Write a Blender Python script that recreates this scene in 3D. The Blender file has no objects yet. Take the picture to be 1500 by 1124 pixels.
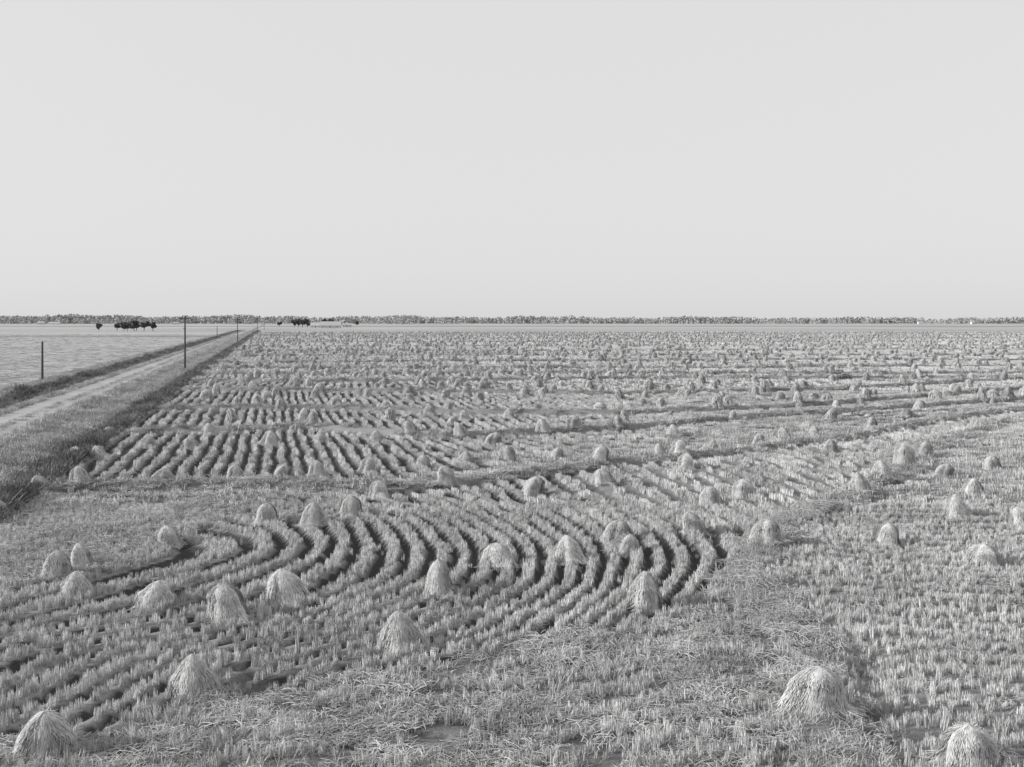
import bpy, math, random
import numpy as np
from mathutils import Vector
H=9.0; F=1500.0; HZ=470.0
rng=np.random.default_rng(7); random.seed(7)
sc=bpy.context.scene

# ---------------------------------------------------------------- survey: ground position (m) of measured points
def G(px,py):
    D=py-HZ
    return ((px-750.0)/D*H, F*H/D)
def line(pts):
    a=np.array([G(*p) for p in pts]); return a

# ---------------------------------------------------------------- materials
def mat(name, lo, hi, scale=3.0, use='Object', rnd=0.0, detail=4.0, stretch=None):
    m=bpy.data.materials.new(name); m.use_nodes=True; nt=m.node_tree; N=nt.nodes; L=nt.links
    b=N['Principled BSDF']; b.inputs['Roughness'].default_value=0.9; b.inputs['Specular IOR Level'].default_value=0.15
    tc=N.new('ShaderNodeTexCoord'); nz=N.new('ShaderNodeTexNoise'); nz.inputs['Scale'].default_value=scale; nz.inputs['Detail'].default_value=detail
    src=tc.outputs['Object']
    if use=='Loc':
        oi=N.new('ShaderNodeObjectInfo'); src=oi.outputs['Location']
    if stretch:
        mp=N.new('ShaderNodeMapping'); mp.inputs['Scale'].default_value=stretch; L.new(src,mp.inputs['Vector']); src=mp.outputs['Vector']
    L.new(src,nz.inputs['Vector'])
    mr=N.new('ShaderNodeMapRange'); mr.inputs['From Min'].default_value=0.3; mr.inputs['From Max'].default_value=0.7
    mr.inputs['To Min'].default_value=lo; mr.inputs['To Max'].default_value=hi
    L.new(nz.outputs['Fac'],mr.inputs['Value']); out=mr.outputs['Result']
    if rnd>0:
        oi=N.new('ShaderNodeObjectInfo'); m2=N.new('ShaderNodeMapRange')
        m2.inputs['To Min'].default_value=1-rnd; m2.inputs['To Max'].default_value=1+rnd
        L.new(oi.outputs['Random'],m2.inputs['Value'])
        mu=N.new('ShaderNodeMath'); mu.operation='MULTIPLY'; L.new(out,mu.inputs[0]); L.new(m2.outputs['Result'],mu.inputs[1]); out=mu.outputs[0]
    L.new(out,b.inputs['Base Color'])
    return m
M_stub=mat('stubble_straw',0.40,0.64,0.25,'Loc',0.26)
M_stubf=mat('stubble_straw_far',0.50,0.66,0.03,'Loc',0.18)
M_mess=mat('loose_straw',0.29,0.52,0.5,'Loc',0.3)
M_weed=mat('verge_weeds',0.12,0.24,0.15,'Loc',0.3)
M_weedl=mat('verge_grass',0.32,0.48,0.15,'Loc',0.3)
M_shock=mat('rice_straw_bundle',0.42,0.64,5.0,'Object',0.10)
M_shockf=mat('rice_straw_bundle_far',0.34,0.52,3.0,'Object',0.22)
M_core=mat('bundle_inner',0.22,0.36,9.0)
M_leaf=mat('tree_foliage_hazed',0.08,0.14,0.6)  # oak leaves lightened a little, distance haze is part of the colour
M_bark=mat('bark',0.08,0.14,3)
M_wood=mat('pole_wood',0.05,0.10,4,stretch=(8,8,.6))
M_glass=mat('insulator_porcelain',0.4,0.5,4)
M_farhaze=mat('distant_foliage_hazed',0.34,0.48,0.01)  # pale grey: atmospheric haze over the far woods is put into this colour
M_roof=mat('roof_shingle',0.34,0.46,1.0)
M_wall=mat('painted_clapboard',0.5,0.6,1.0,stretch=(1,1,8))
M_dark=mat('window_dark',0.04,0.06,1)
def ground_mat(name,attr=True,lo=.78,hi=1.22,val=.4):
    m=bpy.data.materials.new(name); m.use_nodes=True; nt=m.node_tree; N=nt.nodes; L=nt.links
    b=N['Principled BSDF']; b.inputs['Roughness'].default_value=0.95; b.inputs['Specular IOR Level'].default_value=0.1
    tc=N.new('ShaderNodeTexCoord')
    def nz(scale,det,l,h,st=(1,1,1)):
        mp=N.new('ShaderNodeMapping'); mp.inputs['Scale'].default_value=st; L.new(tc.outputs['Object'],mp.inputs['Vector'])
        n=N.new('ShaderNodeTexNoise'); n.inputs['Scale'].default_value=scale; n.inputs['Detail'].default_value=det; L.new(mp.outputs['Vector'],n.inputs['Vector'])
        r=N.new('ShaderNodeMapRange'); r.inputs['From Min'].default_value=.3; r.inputs['From Max'].default_value=.7
        r.inputs['To Min'].default_value=l; r.inputs['To Max'].default_value=h; L.new(n.outputs['Fac'],r.inputs['Value']); return r.outputs['Result'],n.outputs['Fac']
    a,fa=nz(14,8,lo,hi); c,_=nz(.12,5,.84,1.16); d,_=nz(.006,5,.84,1.1,(.35,1.6,1))
    def mul(x,y):
        q=N.new('ShaderNodeMath'); q.operation='MULTIPLY'; L.new(x,q.inputs[0])
        if hasattr(y,'links'): L.new(y,q.inputs[1])
        else: q.inputs[1].default_value=y
        return q.outputs[0]
    o=mul(mul(a,c),d)
    if attr:
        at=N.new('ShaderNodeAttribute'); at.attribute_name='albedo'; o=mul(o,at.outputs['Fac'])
    else: o=mul(o,val)
    L.new(o,b.inputs['Base Color'])
    bp=N.new('ShaderNodeBump'); bp.inputs['Strength'].default_value=.6; bp.inputs['Distance'].default_value=.03
    L.new(fa,bp.inputs['Height']); L.new(bp.outputs['Normal'],b.inputs['Normal'])
    return m
M_ground=ground_mat('field_soil'); M_road=ground_mat('dirt_road_surface',False,.85,1.12,.36)

# ---------------------------------------------------------------- field layout in ground metres
K=350.0/1500.0     # bearing of the road
def wob(x,y,sc_,seed,n=7):
    r=np.random.default_rng(seed); o=0
    for i in range(n):
        a=r.uniform(0,6.283); k=2*math.pi/(sc_*r.uniform(.5,2)); o=o+np.sin(k*(x*math.cos(a)+y*math.sin(a))+r.uniform(0,6.28))
    return o/n*1.6
T=[line(p) for p in [
 [(-300,735),(30,722),(200,716),(400,712),(560,720),(700,708),(870,684),(1000,672),(1110,660),(1250,642),(1370,618),(1500,600),(1800,585)],
 [(0,640),(240,632),(450,628),(650,640),(900,630),(1100,612),(1300,600),(1500,585),(1700,575)],
 [(0,606),(230,600),(450,598),(700,606),(900,607),(1150,597),(1500,570),(1700,562)],
 [(0,572),(290,572),(600,574),(900,578),(1200,572),(1500,555),(1700,550)]]]
def tl(i,X): return np.interp(X,T[i][:,0],T[i][:,1])
L2=line([(1240,1300),(1230,1124),(1200,1040),(1192,980),(1165,930),(1125,880),(1095,840),(1115,800),(1180,760),(1255,722),(1320,690),(1372,650),(1500,607)])
L2=L2[np.argsort(L2[:,1])]
def xl2(Y): return np.interp(Y,L2[:,1],L2[:,0])
NB=line([(-200,1110),(30,1092),(150,1070),(300,1025),(470,1000),(650,972),(800,940),(950,910),(1050,865),(1100,845)])
def ynb(X): return np.interp(X,NB[:,0],NB[:,1])
NT=line([(30,862),(150,832),(300,775),(380,745),(450,728)])
def ynt(X): return np.interp(X,NT[:,0],NT[:,1],left=30,right=200)
farY=[155,172,196,226,262,305,360,425,510,610,715]
def fary(i,X): return farY[i]+ .05*X+ 3*np.sin(X/37.+i*2.1)+1.5*np.sin(X/13.+i)
TR=line([(330,985),(385,1005),(450,1050),(520,1078),(600,1088),(700,1110)])   # wheel track, bottom of the near field

def tps_fit(P,v,lam=.02):
    P=np.array(P,float); v=np.array(v,float); n=len(P)
    d2=((P[:,None]-P[None])**2).sum(-1); Kk=.5*d2*np.log(d2+1e-9); Kk+=lam*np.eye(n)*20
    A=np.zeros((n+3,n+3)); A[:n,:n]=Kk; A[:n,n]=1; A[:n,n+1:]=P; A[n,:n]=1; A[n+1:,:n]=P.T
    w=np.linalg.solve(A,np.concatenate([v,[0,0,0]])); return P,w
def tps(fit,X,Y):
    P,w=fit; n=len(P); o=w[n]+w[n+1]*X+w[n+2]*Y
    for i in range(n):
        d2=(X-P[i,0])**2+(Y-P[i,1])**2; o=o+w[i]*.5*d2*np.log(d2+1e-9)
    return o
def guides(gs):
    P=[];v=[]
    for ph,pts in gs:
        a=line(pts)
        seg=np.concatenate([[0],np.cumsum(np.hypot(*np.diff(a,axis=0).T))])
        m=max(len(pts),int(seg[-1]/3.5))
        for t in np.linspace(0,seg[-1],min(m,16)):
            P.append((np.interp(t,seg,a[:,0]),np.interp(t,seg,a[:,1]))); v.append(ph)
    return tps_fit(P,v)
FN=guides([
 (0,[(300,775),(370,785),(388,800),(350,825),(250,855),(120,890),(30,915)]),
 (2.5,[(390,750),(450,765),(480,790),(460,825),(380,865),(260,910),(120,945),(30,965)]),
 (5.2,[(480,740),(550,765),(580,800),(555,845),(470,890),(340,930),(200,965),(115,985),(80,1030)]),
 (8.4,[(570,735),(650,765),(690,810),(660,860),(580,900),(480,935),(400,960),(300,985),(235,1010),(200,1050)]),
 (11.8,[(670,730),(740,760),(800,810),(790,850),(730,900),(640,935),(540,965)]),
 (15.2,[(760,725),(850,760),(900,810),(890,860),(850,900),(800,935)]),
 (18.4,[(850,720),(950,760),(1010,810),(1000,850),(960,890),(920,920)]),
 (20.6,[(950,715),(1050,760),(1090,800),(1070,850)])])
FM=guides([
 (0,[(60,700),(200,600),(300,535)]),
 (9.8,[(330,700),(352,640),(370,580),(382,540)]),
 (18.2,[(560,705),(525,680),(494,640),(470,600),(450,560)]),
 (22.4,[(840,695),(700,698),(625,672),(578,640),(533,600),(490,560)]),
 (30.5,[(1100,668),(1000,670),(860,664),(745,640),(653,590),(600,560)]),
 (44,[(1480,612),(1300,625),(1130,625),(950,610),(840,590),(740,562)])])

def layout(X,Y):
    s=X+K*Y
    f0=tl(0,X); f3=tl(3,X)
    ph=np.zeros_like(X); kind=np.ones(X.shape,int)      # 1 rows, 0 rough, 2 levee, 3 road side
    right=(Y<f0)&(X>xl2(Y)); mid=(Y>=f0)&(Y<f3); far=Y>=f3; near=(Y<f0)&~right
    ph[near]=tps(FN,X[near],Y[near]); ph[mid]=tps(FM,X[mid],Y[mid])
    ph[right]=((Y+.13*X)/1.15+.45*np.sin(X/5.5+Y/9)+.12*np.sin(X/2.3))[right]
    pf=s/1.15+2.2*np.sin(Y/19.)+1.2*np.sin(Y/8.3+X/30); pf2=(Y+.2*X)/1.5+1.5*np.sin(X/12)
    sw=s>(45+.25*Y)
    ph[far]=np.where(sw,pf2,pf)[far]
    ph=ph+.09*wob(X,Y,3.5,3)+.18*wob(X,Y,11,5)
    rough=near&((Y<ynb(X)+.9*wob(X,Y,3,8))|(Y>ynt(X)))
    kind[rough]=0
    lev=np.abs(X-xl2(Y)+.6*wob(X,Y,4,9))<np.where(Y<90,.8+.3*wob(X,Y,6,19),0)
    lev|=np.abs(Y-f0-.5+.3*wob(X,Y,4,10))<1.0
    for i in (1,2,3): lev|=np.abs(Y-tl(i,X))<.9
    for i in range(len(farY)): lev|=np.abs(Y-fary(i,X))<1.1
    kind[lev]=2
    kind[s<-12.3]=3
    return ph,kind,s
def sm(a,b,x): t=np.clip((x-a)/(b-a),0,1); return t*t*(3-2*t)
def streak(X,Y):   # loosely raked straw lines in the rough corner
    q=(Y-.22*X)/1.15+.5*wob(X,Y,6,111)+.25*wob(X,Y,2,112); return q-np.floor(q)
def fade(X,Y):     # how strongly the furrows show (1 = open furrow, 0 = grown over)
    f0=tl(0,X)
    near=(Y<f0)&(X<=xl2(Y)); g=1-.7*sm(42,51,Y+.25*X)*sm(0,7,X)
    g=np.where(near,g,1.0)
    g=np.where((Y<f0)&(X>xl2(Y)),.55+.3*wob(X,Y,7,77),g)
    return np.clip(g,0,1)
def trk(X,Y):   # distance to the wheel track
    d=np.full(X.shape,9.)
    for a,b in zip(TR[:-1],TR[1:]):
        u=b-a; t=np.clip(((X-a[0])*u[0]+(Y-a[1])*u[1])/(u@u),0,1); d=np.minimum(d,np.hypot(X-a[0]-t*u[0],Y-a[1]-t*u[1]))
    return d+.12*wob(X,Y,1.1,121)
def height(X,Y,ph=None,kind=None,s=None):
    if ph is None: ph,kind,s=layout(X,Y)
    z=.06*wob(X,Y,9,21)+.04*wob(X,Y,2.2,22)*np.exp(-np.abs(Y)/80)
    def ridge(d,h,w): return h*np.exp(-(d/w)**2)
    far=np.clip(s+12,0,1)
    r=ridge(Y-tl(0,X)-.5,.32,.8)-ridge(Y-tl(0,X)+1.2,.22,.5)
    for i in (1,2,3): r=r+ridge(Y-tl(i,X),.4,.7)-ridge(Y-tl(i,X)+1.3,.28,.6)
    for i in range(len(farY)): r=r+ridge(Y-fary(i,X),.45,.9)-ridge(Y-fary(i,X)+1.6,.3,.8)
    d2=X-xl2(Y)+.5*wob(X,Y,5,29); r=r+np.where(Y<95,ridge(d2,.22,1.0)-ridge(d2-1.5,.10+.1*wob(X,Y,5,30),.6),0)
    z=z+r*far
    fr=ph-np.floor(ph)
    gap=np.clip(1.25-np.abs(fr-.76)/.2,0,1)
    z=z-np.where(Y<60,.2,.15)*gap*(kind==1)*(Y<330)*fade(X,Y)
    z=z-np.where((Y<32)&(Y>15),.07*np.exp(-((np.abs(trk(X,Y))-.5)/.15)**2),0)
    bank=sm(-26.3,-25,s)*(1-sm(-19.2,-17.8,s))
    z=np.where(s<-12.3,z*.5,z)
    z=z*(1-bank)+.35*bank
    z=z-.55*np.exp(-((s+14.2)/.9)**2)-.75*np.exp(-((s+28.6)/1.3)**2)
    return z,fr

# ---------------------------------------------------------------- ground sheet
def steps(a,b,fn):
    o=[a]
    while o[-1]<b: o.append(o[-1]+fn(o[-1]))
    return o
xp=steps(0,30000,lambda x:.17 if x<52 else (.4 if x<110 else .55+.06*(x-110)))
xs=np.array([-v for v in xp[:0:-1]]+xp)
yp=steps(12,30000,lambda y:.17 if y<62 else (.0035*y if y<140 else .5+.02*(y-140)))
ys=np.array([-3000,-1000,-300,-100,-30,-10,0,5,9]+yp)
XX,YY=np.meshgrid(xs,ys); X=XX.ravel(); Y=YY.ravel()
ph,kind,s=layout(X,Y); Z,fr=height(X,Y,ph,kind,s)
Z=np.where((Y>900)|(Y<5),0,Z)
alb=np.full(X.shape,.36)
n1=wob(X,Y,1.5,31); n2=wob(X,Y,14,32)
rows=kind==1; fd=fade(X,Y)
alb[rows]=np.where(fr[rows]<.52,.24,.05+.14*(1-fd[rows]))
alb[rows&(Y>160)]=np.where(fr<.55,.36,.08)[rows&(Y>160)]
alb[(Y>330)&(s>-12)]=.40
alb[kind==0]=.15+.05*n1[kind==0]
alb[kind==2]=.22
alb[kind==3]=.26
tk=(Y<32)&(Y>15); td=trk(X,Y)
alb=np.where(tk&(td<.75),.18+.06*n1,alb); alb=np.where(tk&(np.abs(td-.5)<.13),.09,alb)
alb[(s<-31)]=.38+.04*n2[s<-31]
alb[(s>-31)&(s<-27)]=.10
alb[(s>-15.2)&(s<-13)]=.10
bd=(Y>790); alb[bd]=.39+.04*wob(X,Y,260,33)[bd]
alb[(Y>772)&(Y<800)&(s>-12)]=.08
alb[(Y>560)&(Y<620)&(s<-31)]=.27
alb[(Y>960)&(Y<1020)]=.24
alb[(Y>1500)&(Y<1750)]=.27
ny,nx=XX.shape
me=bpy.data.meshes.new('ground'); nv=nx*ny; nf=(nx-1)*(ny-1)
me.vertices.add(nv); me.vertices.foreach_set('co',np.stack([X,Y,Z],1).ravel().astype(np.float32))
ii=(np.arange(ny-1)[:,None]*nx+np.arange(nx-1)[None]).ravel()
fc=np.stack([ii,ii+1,ii+nx+1,ii+nx],1).ravel().astype(np.int32)
me.loops.add(nf*4); me.loops.foreach_set('vertex_index',fc)
me.polygons.add(nf); me.polygons.foreach_set('loop_start',np.arange(0,nf*4,4,dtype=np.int32)); 
me.polygons.foreach_set('use_smooth',np.ones(nf,bool))
me.update(calc_edges=True)
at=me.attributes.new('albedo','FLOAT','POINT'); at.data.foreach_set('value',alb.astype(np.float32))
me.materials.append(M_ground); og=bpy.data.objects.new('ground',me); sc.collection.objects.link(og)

# ---------------------------------------------------------------- generic mesh helpers
class MB:
    def __init__(s): s.v=[];s.f=[];s.m=[];s.n=0
    def add(s,v,f,m=0):
        v=np.asarray(v,float); s.v.append(v); 
        for q in f: s.f.append(tuple(int(k)+s.n for k in q)); s.m.append(m)
        s.n+=len(v)
    def strips(s,P0,P1,P2,W,taper=.5,m=0):
        n=len(P0); v=np.stack([P0-W,P0+W,P1-W,P1+W,P2-W*taper,P2+W*taper],1).reshape(-1,3)
        f=[]
        for i in range(n):
            b=i*6; f.append((b,b+1,b+3,b+2)); f.append((b+2,b+3,b+5,b+4))
        s.add(v,f,m)
    def box(s,c,d,m=0,rot=0):
        v=[]
        for x in(-1,1):
            for y in(-1,1):
                for z in(-1,1):
                    a,b=x*d[0]/2,y*d[1]/2; v.append((c[0]+a*math.cos(rot)-b*math.sin(rot),c[1]+a*math.sin(rot)+b*math.cos(rot),c[2]+z*d[2]/2))
        s.add(v,[(0,1,3,2),(4,6,7,5),(0,4,5,1),(2,3,7,6),(0,2,6,4),(1,5,7,3)],m)
    def tube(s,a,b,ra,rb,n=8,m=0):
        a=Vector(a);b=Vector(b); q=(b-a).to_track_quat('Z','Y'); v=[]
        for p,r in((a,ra),(b,rb)):
            for i in range(n):
                t=i/n*6.2832; v.append(tuple(p+q@Vector((r*math.cos(t),r*math.sin(t),0))))
        f=[(i,(i+1)%n,n+(i+1)%n,n+i) for i in range(n)]+[tuple(range(n))[::-1],tuple(range(n,2*n))]
        s.add(v,f,m)
    def mesh(s,name,mats,smooth=False):
        me=bpy.data.meshes.new(name); me.from_pydata(np.concatenate(s.v).tolist(),[],s.f)
        for m in mats: me.materials.append(m)
        me.polygons.foreach_set('material_index',np.array(s.m,dtype=np.int32))
        if smooth: me.polygons.foreach_set('use_smooth',np.ones(len(s.f),bool))
        me.update(); return me
def put(name,me,loc=(0,0,0),rot=(0,0,0),scl=(1,1,1),parent=None):
    o=bpy.data.objects.new(name,me); o.location=loc; o.rotation_euler=rot; o.scale=scl; sc.collection.objects.link(o)
    if parent: o.parent=parent
    return o

def clump(name,n,rad,h,w,lean,m,seed,mess=0.0,jit=.3,el=0):
    r=np.random.default_rng(seed); b=MB()
    a=r.uniform(0,6.283,n); q=rad*np.sqrt(r.uniform(0,1,n))
    P0=np.stack([q*np.cos(a),q*np.sin(a),np.full(n,-.05)],1)
    if el: P0[:,0]+=r.uniform(-el,el,n)
    la=r.uniform(0,6.283,n); ll=np.abs(r.normal(0,lean,n)); 
    ms=r.uniform(0,1,n)<mess; ll=np.where(ms,r.uniform(.8,3.0,n),ll)
    hh=h*(1+jit*r.uniform(-1,1,n)); hh=np.where(ms,hh*r.uniform(.35,.7,n),hh)
    D=np.stack([np.cos(la)*ll,np.sin(la)*ll,np.ones(n)],1); D/=np.maximum(1,np.linalg.norm(D,axis=1,keepdims=True)*.75)
    P1=P0+D*hh[:,None]*.55; P2=P0+D*hh[:,None]*np.array([1,1,1]); P2[:,:2]+=(P2[:,:2]-P0[:,:2])*.35*(ll[:,None]>.3)
    wa=r.uniform(0,6.283,n); W=np.stack([np.cos(wa),np.sin(wa),np.zeros(n)],1)*(w*r.uniform(.6,1.3,n)/2)[:,None]
    b.strips(P0,P1,P2,W,.6)
    return b.mesh(name,[m])
def litter(name,n,rad,m,seed):
    r=np.random.default_rng(seed); b=MB(); a=r.uniform(0,6.283,n); q=rad*np.sqrt(r.uniform(0,1,n))
    P=np.stack([q*np.cos(a),q*np.sin(a),r.uniform(.02,.14,n)],1); t=r.normal(0,.7,n); l=r.uniform(.15,.45,n)/2
    D=np.stack([np.cos(t),np.sin(t),r.normal(0,.15,n)],1)*l[:,None]; W=np.stack([-np.sin(t),np.cos(t),r.uniform(-.6,.6,n)],1)*.007
    b.strips(P-D,P+np.array([0,0,.02]),P+D,W,.8); return b.mesh(name,[m])
def coll(name,meshes):
    c=bpy.data.collections.new(name)
    for i,m in enumerate(meshes):
        o=bpy.data.objects.new(m.name,m); c.objects.link(o)
    return c
def scatter(name,c,pts,rot,scl,idx):
    me=bpy.data.meshes.new(name); n=len(pts); me.vertices.add(n); me.vertices.foreach_set('co',np.asarray(pts,np.float32).ravel())
    for an,v in(('rot',rot),('scl',scl)):
        a=me.attributes.new(an,'FLOAT_VECTOR','POINT'); a.data.foreach_set('vector',np.asarray(v,np.float32).ravel())
    a=me.attributes.new('idx','INT','POINT'); a.data.foreach_set('value',np.asarray(idx,np.int32))
    o=put(name,me); g=bpy.data.node_groups.new(name,'GeometryNodeTree')
    g.interface.new_socket('Geometry',in_out='INPUT',socket_type='NodeSocketGeometry'); g.interface.new_socket('Geometry',in_out='OUTPUT',socket_type='NodeSocketGeometry')
    N=g.nodes;L=g.links; gi=N.new('NodeGroupInput');go=N.new('NodeGroupOutput'); ip=N.new('GeometryNodeInstanceOnPoints'); ci=N.new('GeometryNodeCollectionInfo')
    ci.inputs['Collection'].default_value=c; ci.inputs['Separate Children'].default_value=True; ci.inputs['Reset Children'].default_value=True
    def na(nm,t):
        q=N.new('GeometryNodeInputNamedAttribute'); q.data_type=t; q.inputs['Name'].default_value=nm; return [x for x in q.outputs if x.enabled and x.name=='Attribute'][0]
    L.new(gi.outputs[0],ip.inputs['Points']); L.new(ci.outputs[0],ip.inputs['Instance']); ip.inputs['Pick Instance'].default_value=True
    L.new(na('idx','INT'),ip.inputs['Instance Index']); L.new(na('rot','FLOAT_VECTOR'),ip.inputs['Rotation']); L.new(na('scl','FLOAT_VECTOR'),ip.inputs['Scale'])
    L.new(ip.outputs[0],go.inputs[0]); md=o.modifiers.new('gn','NODES'); md.node_group=g
    print(name,n); return o
def cand(y0,y1,dens,mx=4,k=.54,s0=-12.3,s1=1e9):
    A=(k*(y1**2-y0**2)/1+2*mx*(y1-y0)); n=int(A*dens)
    yy=np.sqrt(rng.uniform(y0**2,y1**2,n)); hw=k*yy+mx; xx=rng.uniform(-1,1,n)*hw
    ss=xx+K*yy; q=(ss>s0)&(ss<s1); return xx[q],yy[q]
def scat(name,c,nvar,X,Y,sxy,sz,tilt=.1,yaw=None):
    Z,_=height(X,Y); n=len(X)
    rot=np.stack([rng.normal(0,tilt,n),rng.normal(0,tilt,n),rng.uniform(0,6.283,n) if yaw is None else yaw],1)
    S=np.stack([sxy,sxy,sz],1)
    return scatter(name,c,np.stack([X,Y,Z],1),rot,S,rng.integers(0,nvar,n))

# ---------------------------------------------------------------- stubble (one instanced object per field)
near=coll('stubble_tufts',[clump('tuft_%d'%i,24,.072,.235,.012,.10,M_stub,10+i,.03) for i in range(5)])
mid=coll('stubble_tufts_mid',[clump('tuftm_%d'%i,56,.10,.235,.022,.09,M_stub,20+i,.03,el=.36) for i in range(4)])
farc=coll('stubble_tufts_far',[clump('tuftf_%d'%i,50,.14,.24,.06,.10,M_stubf,30+i,.02,el=1.0) for i in range(4)])
far2=coll('stubble_tufts_horizon',[clump('tuftg_%d'%i,44,.8,.28,.08,.15,M_stubf,35+i,.05) for i in range(3)])
mess=coll('loose_straw_tufts',[clump('strawtuft_%d'%i,46,.22,.25,.013,.42,M_mess,40+i,.6) for i in range(5)])
messm=coll('loose_straw_tufts_mid',[clump('strawtuftm_%d'%i,46,.4,.28,.03,.45,M_mess,50+i,.5) for i in range(4)])
messf=coll('levee_far_tufts',[clump('levtuft_%d'%i,50,.8,.5,.07,.4,M_weedl,55+i,.3) for i in range(3)])
def rowfield(name,c,nv,y0,y1,dens,band,mx=4,align=False,tilt=.08):
    X,Y=cand(y0,y1,dens,mx); ph,kind,s=layout(X,Y); fr=ph-np.floor(ph)
    hole=wob(X,Y,1.3,61)+.6*wob(X,Y,6,62)
    fd=fade(X,Y)
    k=(kind==1)&(fr<band+.05*wob(X,Y,.8,63)+.24*(1-fd))&(fr>.04)&(hole>-1.4)
    if not align: k|=(kind==1)&(fr>=band)&(rng.uniform(0,1,len(X))<.01+.25*(1-fd))
    k|=(kind==0)&(rng.uniform(0,1,len(X))<np.where(streak(X,Y)<.6,.65,.06))&(hole>-.5)
    k&=(Y>32)|(trk(X,Y)>.6)|(rng.uniform(0,1,len(X))<.2)
    X=X[k];Y=Y[k]; hv=1+.28*wob(X,Y,2.5,64)
    hv=np.clip(hv*rng.uniform(.65,1.3,len(X)),.4,1.6); yaw=None
    if align:
        e=.25; p0=layout(X,Y)[0]; gx=layout(X+e,Y)[0]-p0; gy=layout(X,Y+e)[0]-p0
        yaw=np.arctan2(gy,gx)+math.pi/2+rng.normal(0,.05,len(X))
    scat(name,c,nv,X,Y,rng.uniform(.85,1.1,len(X)),hv,tilt,yaw)
rowfield('rice_stubble',near,5,14,50,42,.455)
rowfield('rice_stubble',mid,4,50,130,5.5,.42,align=True,tilt=.03)
rowfield('rice_stubble',farc,4,130,340,1.1,.42,align=True,tilt=.03)
rowfield('rice_stubble',far2,3,340,790,.12,.9)
def roughfield(name,c,nv,y0,y1,dens,kinds,sz=1.0):
    X,Y=cand(y0,y1,dens); ph,kind,s=layout(X,Y); k=np.isin(kind,kinds); X=X[k];Y=Y[k]; kd=kind[k]
    k=(wob(X,Y,1.1,71)+.6*wob(X,Y,.6,75)+.5*wob(X,Y,7,72)>-.35)&((Y>32)|(trk(X,Y)>.6)|(rng.uniform(0,1,len(X))<.25))
    k&=(kd==2)|(streak(X,Y)<.62)|(rng.uniform(0,1,len(X))<.3)
    X=X[k];Y=Y[k]
    hv=np.clip((.8+.5*wob(X,Y,2,73))*rng.uniform(.6,1.3,len(X)),.3,1.7)*sz
    scat(name,c,nv,X,Y,rng.uniform(.8,1.3,len(X)),hv,.2)
roughfield('levee_grass',mess,5,14,50,13,[0,2])
roughfield('levee_grass',messm,4,50,135,5,[2,0],1.0)
roughfield('levee_grass',messf,3,135,790,1.0,[2],.8)
lit=coll('straw_litter_patches',[litter('litter_%d'%i,110,.6,M_mess,80+i) for i in range(4)])
X,Y=cand(14,62,1.7); ph,kind,s=layout(X,Y); k=(kind!=1)|((X>xl2(Y))&(rng.uniform(0,1,len(X))<.12))
X=X[k];Y=Y[k]; scat('straw_litter',lit,4,X,Y,rng.uniform(.8,1.2,len(X)),rng.uniform(.6,1.3,len(X)),.05)
# roadside weeds
wd=coll('weeds',[clump('weed_%d'%i,70,.42,.75,.035,.35,M_weed,90+i,.2) for i in range(4)])
wl=coll('verge_grasses',[clump('vgrass_%d'%i,70,.45,.38,.03,.35,M_weedl,95+i,.3) for i in range(4)])
def verge(name,c,nv,s0,s1,y0,y1,n,szlo,szhi,pw=1.0):
    y=y0*(y1/y0)**(rng.uniform(0,1,n)**pw); ss=rng.uniform(s0,s1,n); X=ss-K*y
    g=np.sqrt(np.maximum(1,y/120))
    scat(name,c,nv,X,y,rng.uniform(.8,1.3,n)*g,rng.uniform(szlo,szhi,n)*(1+.35*wob(X,y,6,99)),.12)
verge('roadside_weeds',wd,4,-14.6,-12.4,45,900,5000,.4,1.0)
verge('roadside_weeds',wd,4,-30.6,-27,90,900,6500,.5,1.2)
verge('roadside_grass',wl,4,-19.6,-13.6,45,900,14000,.5,1.4)
verge('roadside_grass',wl,4,-27.6,-25.0,90,900,5000,.4,1.2)
verge('roadside_grass',wl,4,-35,-30.3,90,900,5000,.4,1.1)
verge('roadside_grass',wl,4,-22.35,-21.8,60,600,1500,.1,.25)
# short pasture grass on the field beyond the road
n=9000; y=100*(7)**(rng.uniform(0,1,n)); X=-35-K*y-rng.uniform(0,1,n)*(.32*y-5).clip(5)
g=np.sqrt(y/100); scat('pasture_grass',wl,4,X,y,g*1.3,rng.uniform(.08,.2,len(y)),.05)

# ---------------------------------------------------------------- dirt road
b=MB(); yl=np.geomspace(20,2600,260); v=[]
prof=np.array([-24.9,-24.4,-23.6,-23.1,-22.4,-21.8,-21.1,-20.6,-19.9,-19.4]); pz=np.array([.0,.02,-.0,.0,.03,.03,.0,.0,.02,0])
for y in yl:
    w=.12*math.sin(y/7)+.08*math.sin(y/3.1)
    for j,(p,q) in enumerate(zip(prof,pz)):
        v.append((p-K*y+w*(1 if j in(0,9) else .4),y,.372+q+.01*math.sin(y*1.3+j)))
n=len(prof); f=[(i*n+j,i*n+j+1,(i+1)*n+j+1,(i+1)*n+j) for i in range(len(yl)-1) for j in range(n-1)]
b.add(v,f); put('dirt_road',b.mesh('dirt_road',[M_road],True))

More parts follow.
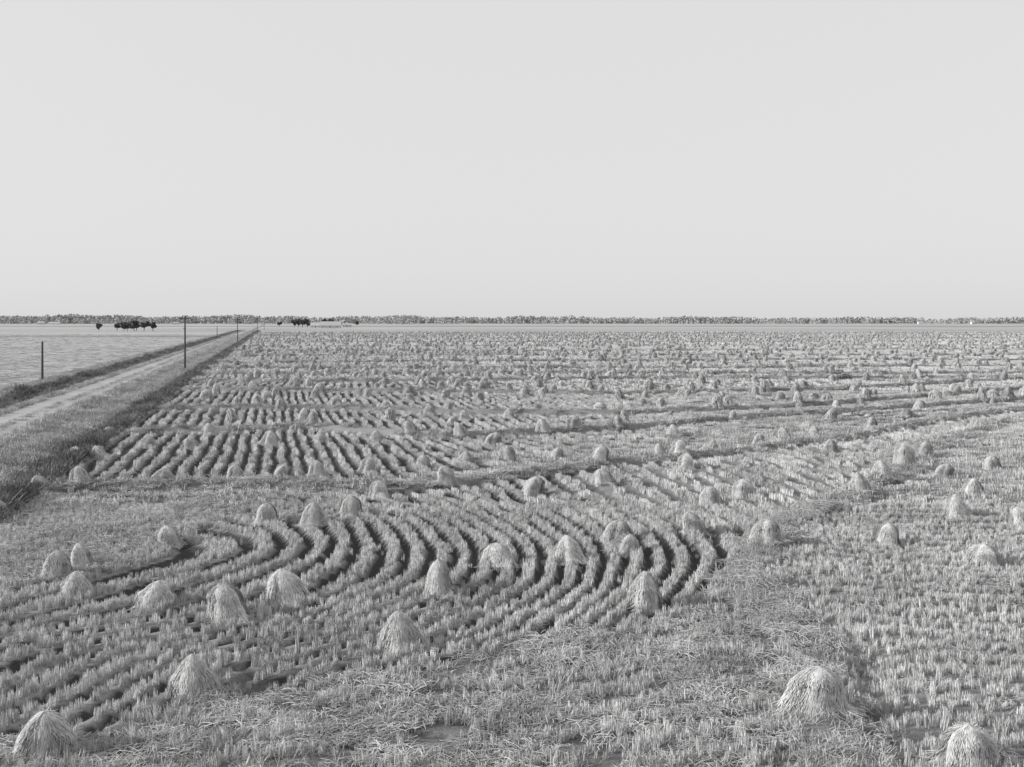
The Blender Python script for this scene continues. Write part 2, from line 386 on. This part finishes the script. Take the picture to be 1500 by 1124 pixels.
# ---------------------------------------------------------------- rice shocks
def shock_mesh(name,seed,nst,w,peak=1.0,cap=1.0,bw=.62,ms=None):
    r=np.random.default_rng(seed); b=MB(); nb=r.integers(4,7); p0=r.uniform(0,6.28); p1=r.uniform(0,6.28)
    Hh=1.12*peak; tx,ty=r.normal(0,.12,2); n3=r.uniform(.06,.14)
    def rad(t,z):   # radius as function of angle and height fraction
        base=np.interp(z,[0,.12,.35,.55,.68,.78,.87,.94,.98,1.0],[bw*1.14,bw*1.0,bw*.87,bw*.78,bw*.71*cap,bw*.62*cap,bw*.47*cap,bw*.31*cap,bw*.18,0.03])
        lob=1+(.10*np.cos(nb*t+p0)+.12*np.cos(2*t+p1)+n3*np.cos(3*t+p0*2+z*1.5))*np.interp(z,[0,.6,1],[1.2,1.1,1])
        return base*lob
    nt=32; zs=np.concatenate([[-.45,-.2],np.linspace(0,1,14)]); v=[];
    for z in zs:
        for i in range(nt):
            t=i/nt*6.2832; q=rad(t,max(z,0))*.9*(1+.04*r.normal()); v.append((q*math.cos(t)+tx*z,q*math.sin(t)+ty*z,z*Hh*.93-.05))
    f=[(i*nt+j,i*nt+(j+1)%nt,(i+1)*nt+(j+1)%nt,(i+1)*nt+j) for i in range(15) for j in range(nt)]
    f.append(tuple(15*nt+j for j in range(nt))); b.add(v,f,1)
    def pt(t,z,off): 
        q=rad(t,np.clip(z,0,1))+off; return np.stack([q*np.cos(t)+tx*z,q*np.sin(t)+ty*z,z*Hh],1)
    def wd(t,n): 
        return np.stack([-np.sin(t),np.cos(t),r.uniform(-.35,.35,n)],1)*(w*r.uniform(.6,1.3,n)/2)[:,None]
    n=nst; t=r.uniform(0,6.283,n); z0=r.uniform(-.25,.35,n); z2=z0+r.uniform(.25,.5,n); dt=r.normal(0,.18,n)
    b.strips(pt(t,z0,.01+r.uniform(0,.07,n)),pt(t+dt*.5,(z0+z2)/2,.0+r.uniform(-.02,.05,n)),pt(t+dt,z2,r.uniform(-.03,.06,n)),wd(t,n),.8,0)
    # heads drooping over the top, in uneven hanks
    n=int(nst*1.0); hk=r.uniform(0,6.283,8); hz=r.uniform(-.1,.1,8); hi=r.integers(0,8,n); t=hk[hi]+r.normal(0,.32,n); z0=np.clip(r.uniform(.7,1.0,n)+hz[hi]*.5,.5,1.03); z2=z0-r.uniform(.12,.42,n); dt=r.normal(0,.25,n)
    b.strips(pt(t,z0,.0+r.uniform(0,.04,n)),pt(t+dt*.5,(z0+z2)/2+.03,.02+r.uniform(0,.06,n)),pt(t+dt,z2,r.uniform(.0,.10,n)),wd(t,n),.8,0)
    # even thatch closing the crown
    n=int(nst*.8); t=r.uniform(0,6.283,n); z0=r.uniform(.86,1.02,n); z2=z0-r.uniform(.1,.3,n); dt=r.normal(0,.3,n)
    b.strips(pt(t+3.14*(r.uniform(0,1,n)<.3),z0,.0),pt(t+dt*.3,(z0+z2)/2+.04,.0+r.uniform(0,.04,n)),pt(t+dt,z2,r.uniform(.0,.06,n)),wd(t,n)*1.4,.8,0)
    # ends sticking out at the crown and at the foot
    n=nst//7; t=r.uniform(0,6.283,n); a=pt(t,r.uniform(.6,1,n),0); d=np.stack([np.cos(t)*.18*r.uniform(-.3,1,n),np.sin(t)*.18*r.uniform(-.3,1,n),r.uniform(-.08,.08,n)],1)
    b.strips(a,a+d*.6,a+d,wd(t,n),.5,0)
    n=nst//4; t=r.uniform(0,6.283,n); a=pt(t,r.uniform(0,.2,n),0); d=np.stack([np.cos(t),np.sin(t),np.zeros(n)],1)*r.uniform(.1,.5,n)[:,None]; d[:,2]-=a[:,2]*.9
    b.strips(a,a+d*.5,a+d,wd(t,n),.5,0)
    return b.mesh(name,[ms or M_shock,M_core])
SH=[shock_mesh('shock_a',1,1000,.016,1.0,1.0,.62),shock_mesh('shock_b',2,1000,.016,.95,1.1,.66),shock_mesh('shock_c',3,1000,.016,1.2,.75,.52),
    shock_mesh('shock_d',4,1000,.016,1.05,.85,.6),shock_mesh('shock_e',5,1000,.016,.9,1.05,.7),shock_mesh('shock_f',6,1000,.016,1.0,.7,.64),shock_mesh('shock_g',8,1000,.016,1.0,.95,.66)]
near_s=[(66,1098,65,78),(1190,1052,62,86),(1415,1122,60,95),(282,1012,64,72),(590,948,52,62),(340,906,48,62),(422,880,50,64),(225,886,36,64),
(112,872,38,55),(122,830,28,38),(85,846,32,44),(642,868,46,48),(727,826,36,60),(836,820,28,42),(912,808,28,42),(900,790,28,32),(943,892,54,46),
(250,796,32,42),(455,770,32,30),(392,768,26,44),(515,756,28,36),(555,726,24,32),(655,714,24,34),(777,724,26,34),(885,713,17,30),(1040,740,26,34),
(1090,729,26,40),(1016,782,26,36),(1120,802,25,44),(1258,727,28,36),(1292,708,26,32),(1325,690,32,38),(1348,673,22,30),(1403,762,34,40),(1425,725,20,34),
(1297,796,29,40),(1440,826,30,48),(993,673,20,28),(965,672,17,22),(878,683,21,30),(812,672,12,22),(722,652,12,26),(680,681,12,24),(618,686,16,24),
(537,692,17,28),(465,698,18,26),(410,703,20,28),(345,704,20,30),(238,711,22,34),(120,718,22,34),(62,722,20,32),(40,704,14,26),(108,673,13,26),(145,672,13,28),
(1040,663,16,24),(1003,688,9,20),(395,652,17,26),(305,638,14,24),(215,657,14,26),(470,648,10,22),(550,646,14,24),(155,640,12,22),(180,612,9,18),(745,674,14,26),
(1110,652,13,22),(1150,643,12,22),(1190,641,12,22),(1275,627,12,20),(1215,664,12,22),(985,640,12,22),(905,632,11,20),(840,634,13,22),(795,637,12,20),(675,642,12,22),(280,658,13,26),
(745,614,12,18),(680,616,11,18),(600,640,10,18),(1452,690,14,26),(1500,770,26,44),(-8,760,26,40),(1380,700,10,22)]
occ=[]
for i,(px,py,hp,wp) in enumerate(near_s):
    x,y=G(px,py-2); k=y/F; h=hp*k; wd_=wp*k
    h=min(max(h*1.0,.9),1.35); wd_=min(max(wd_*.93,1.05),1.7)
    j=2 if h/wd_>1.05 else random.choice([0,1,3,4,5,6]); m=SH[j]; bh=[1.12,1.06,1.34,1.18,1.0,1.12,1.12][j]; bwid=[1.3,1.38,1.1,1.26,1.46,1.34,1.38][j]
    z=float(height(np.array([x]),np.array([y]))[0][0])
    put('rice_shock',m,(x,y,z-.03),(random.gauss(0,.10),random.gauss(0,.10),random.uniform(0,6.28)),(wd_/bwid,wd_/bwid*random.uniform(.8,1.15),h/bh)); occ.append((x,y))
occ=np.array(occ)
SF=coll('rice_shocks_far',[shock_mesh('shockf_%d'%i,20+i,110,.05,[1,.9,1.1,1.0,.85][i],[1,.9,.8,.95,1.05][i],[.62,.7,.58,.62,.7][i],M_shockf) for i in range(5)])
pts=[]
yv=80.0; row=0
while yv<785:
    hw=.56*yv+25; xv=-hw+rng.uniform(0,6)
    while xv<hw:
        x=xv+rng.normal(0,1.6); y=yv+rng.normal(0,1.8)+.10*x+5*math.sin(x/31+row*.35)
        if x+K*y>-10 and y>84 and y<785 and y>np.interp(x,T[0][:,0],T[0][:,1])+4:
            if np.min(np.hypot(occ[:,0]-x,occ[:,1]-y))>4.0 and rng.uniform()<.88: pts.append((x,y))
        xv+=rng.uniform(4.2,8.6)
    yv+=rng.uniform(5.5,8.8); row+=1
pts=np.array(pts); n=len(pts); k=rng.uniform(.75,1.15,n)
scat('rice_shock_rows',SF,5,pts[:,0],pts[:,1],k*rng.uniform(.9,1.15,n),k*1.05,.09)

# ---------------------------------------------------------------- utility poles
def pole(name,px,py,h,arm=True,lean=0):
    x,y=G(px,py); b=MB(); b.tube((0,0,-.5),(0,0,h),.19,.13,10,0)
    if arm:
        for zz,wl in((h-.35,2.4),):
            b.box((0,-.19,zz),(wl,.14,.2),0)
            for q in(-1.05,-.6,.6,1.05):
                b.tube((q,-.19,zz+.1),(q,-.19,zz+.2),.015,.015,6,0); b.tube((q,-.19,zz+.19),(q,-.19,zz+.35),.06,.035,8,1)
            b.tube((-.6,-.3,zz-.02),(0,-.2,zz-.7),.03,.03,6,0); b.tube((.6,-.3,zz-.02),(0,-.2,zz-.7),.03,.03,6,0)
        b.box((0,-.21,h*.78),(.5,.1,.12),0)
        b.tube((0,0,h),(0,0,h+.22),.02,.02,6,0)
    else: b.tube((0,0,h),(0,0,h+.18),.04,.03,6,1)
    o=put(name,b.mesh(name,[M_wood,M_glass]),(x,y,-.1),(0,lean,-.05)); return o
pole('utility_pole',271,542,9.9); pole('utility_pole',348,503,10.0); pole('utility_pole',377,491,10.6); pole('utility_pole',387,484,11)
pole('utility_pole',62,558,6.0,False)
pole('utility_pole',318,497,6.5,False)

# ---------------------------------------------------------------- trees
def tree_mesh(name,seed,h,r,trunk=.3,sq=.75,leaf=.45,nl=1500,mats=None):
    q=np.random.default_rng(seed); b=MB(); b.tube((0,0,-.2),(.1,0,h*trunk*1.3),h*.035,h*.022,8,1)
    cs=[]
    for i in range(11):
        a=i*2.4+q.uniform(-.4,.4); rr=r*q.uniform(.25,.8); z=h*(trunk+(1-trunk)*q.uniform(.2,.85))
        c=np.array([rr*math.cos(a),rr*math.sin(a),z]); cs.append((c,r*q.uniform(.28,.48)))
        b.tube((.05,0,h*trunk*q.uniform(.8,1.2)),tuple(c),h*.014,h*.004,5,1)
    n=nl; ci=q.integers(0,len(cs),n); C=np.array([cs[i][0] for i in ci]); R=np.array([cs[i][1] for i in ci])
    d=q.normal(size=(n,3)); d/=np.linalg.norm(d,axis=1,keepdims=True); P=C+d*(R*q.uniform(.3,1.05,n))[:,None]*np.array([1,1,sq])
    u=q.normal(size=(n,3)); u/=np.linalg.norm(u,axis=1,keepdims=True); w=np.cross(u,q.normal(size=(n,3))); w/=np.linalg.norm(w,axis=1,keepdims=True)
    b.strips(P-u*leaf,P,P+u*leaf,w*leaf*.5,.3,0)
    return b.mesh(name,mats or [M_leaf,M_bark])
TM=[tree_mesh('crown_%d'%i,200+i,7.0,3.4,.22,.8,.4,1300) for i in range(3)]
for px,k in((146,.85),(164,.95),(174,.9),(183,1.0),(193,.95),(203,1.1),(212,1.15),(219,1.0)):
    x,y=G(px,485.2); put('oak_tree',random.choice(TM),(x,y+random.uniform(-12,12),0),(0,0,random.uniform(0,6)),(k*1.15,k*1.15,k*1.2))
for px,py,k in((431,480,1.25),(437,480,1.4),(443,480,1.5),(450,480,1.2),(409,479,1.0),(474,477.6,1.6),(484,477.4,1.5),(523,477.5,1.0)):
    x,y=G(px,py); put('oak_tree',random.choice(TM),(x,y,0),(0,0,random.uniform(0,6)),(k*1.2,k*1.2,k*1.25))

# distant woods
def woods(name,x0,x1,yb,h,n,seed,gap=0,hx=None):
    q=np.random.default_rng(seed); b=MB()
    for i in range(n):
        x=q.uniform(x0,x1); y=yb+q.uniform(-60,60)
        if gap and math.sin(x/170+seed)+math.sin(x/61.)<-gap: continue
        hh=h(x)*(1+.10*math.sin(x/75)+.07*math.sin(x/27+1))*q.uniform(.8,1.1); m=26
        a=q.uniform(0,6.28,m); rr=q.uniform(0,1,m)**.5*hh*.3; z=hh*(q.uniform(.1,1,m)); rr*=np.sqrt(np.clip(1.15-z/hh,0,1))*1.2
        P=np.stack([x+rr*np.cos(a),y+rr*np.sin(a),z],1); u=q.normal(size=(m,3)); u/=np.linalg.norm(u,axis=1,keepdims=True)
        w=np.cross(u,q.normal(size=(m,3))); w/=np.linalg.norm(w,axis=1,keepdims=True); L_=hh*.11
        b.strips(P-u*L_,P,P+u*L_,w*L_*.7,.4); b.tube((x,y,-1),(x,y,hh*.6),.4,.2,4)
    put(name,b.mesh(name,[M_farhaze]))
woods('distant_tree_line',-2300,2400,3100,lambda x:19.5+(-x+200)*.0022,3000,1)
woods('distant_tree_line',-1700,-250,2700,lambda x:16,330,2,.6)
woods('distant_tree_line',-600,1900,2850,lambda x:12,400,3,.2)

# ---------------------------------------------------------------- farm buildings
def house(name,px,py,w,d,h,rh,rot=0.0):
    x,y=G(px,py); e=bpy.data.objects.new(name,None); e.location=(x,y,0); e.rotation_euler=(0,0,rot); sc.collection.objects.link(e)
    b=MB(); b.box((0,0,h/2),(w,d,h)); b.add([(-w/2,-d/2,h),(-w/2,d/2,h),(-w/2,0,h+rh),(w/2,-d/2,h),(w/2,d/2,h),(w/2,0,h+rh)],[(0,1,2),(3,5,4)])
    put('walls',b.mesh('walls',[M_wall]),parent=e)
    b=MB(); o=.4; t=.15
    for sg in(-1,1):
        y1=sg*(d/2+o); z1=h-rh*o/(d/2)
        v=[(-w/2-o,y1,z1+.02),(w/2+o,y1,z1+.02),(w/2+o,0,h+rh+.02),(-w/2-o,0,h+rh+.02)]; v+=[(a,c,z+t) for a,c,z in v]
        b.add(v,[(0,1,2,3),(4,5,6,7),(0,1,5,4),(0,3,7,4),(1,2,6,5)])
    put('roof',b.mesh('roof',[M_roof]),parent=e)
    b=MB()
    for i in range(3): b.box((-w/2+w*(i+.5)/3,-d/2-.02,h*.55),(.9,.08,1.2) if i!=1 else (1,.08,1.9))
    put('windows_and_door',b.mesh('wd',[M_dark]),parent=e)
    b=MB(); b.box((w*.2,0,h+rh+.2),(.6,.6,1.4)); put('chimney',b.mesh('ch',[M_roof]),parent=e)
house('farm_barn',484,481,25,13,3.4,4.6,.1); house('farmhouse',463,481,12,9,3.2,3.6,0); house('farmhouse',508,479.5,13,8,3,2.6,.2)
house('farmhouse',60,475.5,16,9,4,3,.1); house('farmhouse',80,475.7,26,9,3,3,0); house('farmhouse',1348,474.8,13,9,4,3,0)
house('farmhouse',1196,474.6,12,8,4,3,.2); house('farmhouse',1425,475,10,8,4,3,.2); house('farmhouse',258,475.5,12,7,3,2.5,.1)

# ---------------------------------------------------------------- light, sky, camera
el=math.radians(21); az=math.radians(-98)     # azimuth clockwise from +Y
sv=Vector((math.sin(az)*math.cos(el),math.cos(az)*math.cos(el),math.sin(el)))
sd=bpy.data.lights.new('sun','SUN'); sd.energy=5.0; sd.angle=math.radians(.5); sd.color=(1,.995,.985)
so=bpy.data.objects.new('sun',sd); so.rotation_euler=sv.to_track_quat('Z','Y').to_euler(); sc.collection.objects.link(so)
w=bpy.data.worlds.new('World'); sc.world=w; w.use_nodes=True; N=w.node_tree.nodes; L=w.node_tree.links; bg=N['Background']
sk=N.new('ShaderNodeTexSky'); sk.sky_type='NISHITA'; sk.sun_disc=False; sk.sun_elevation=el; sk.sun_rotation=az%(2*math.pi); sk.dust_density=3; sk.air_density=1
bw=N.new('ShaderNodeRGBToBW'); L.new(sk.outputs[0],bw.inputs[0]); pw=N.new('ShaderNodeMath'); pw.operation='POWER'; pw.inputs[1].default_value=.06
L.new(bw.outputs[0],pw.inputs[0]); mu=N.new('ShaderNodeMath'); mu.operation='MULTIPLY'; mu.inputs[1].default_value=7.05
L.new(pw.outputs[0],mu.inputs[0]); L.new(mu.outputs[0],bg.inputs['Color']); bg.inputs['Strength'].default_value=.1
cd=bpy.data.cameras.new('camera'); cd.sensor_width=36; cd.lens=36*F/1500; cd.shift_y=-(562-HZ)/1500; cd.clip_start=.5; cd.clip_end=60000
co=bpy.data.objects.new('camera',cd); co.location=(0,0,H); co.rotation_euler=(math.radians(90),0,0); sc.collection.objects.link(co); sc.camera=co
sc.view_settings.view_transform='Standard'; sc.view_settings.look='None'; sc.view_settings.exposure=0; sc.view_settings.gamma=1
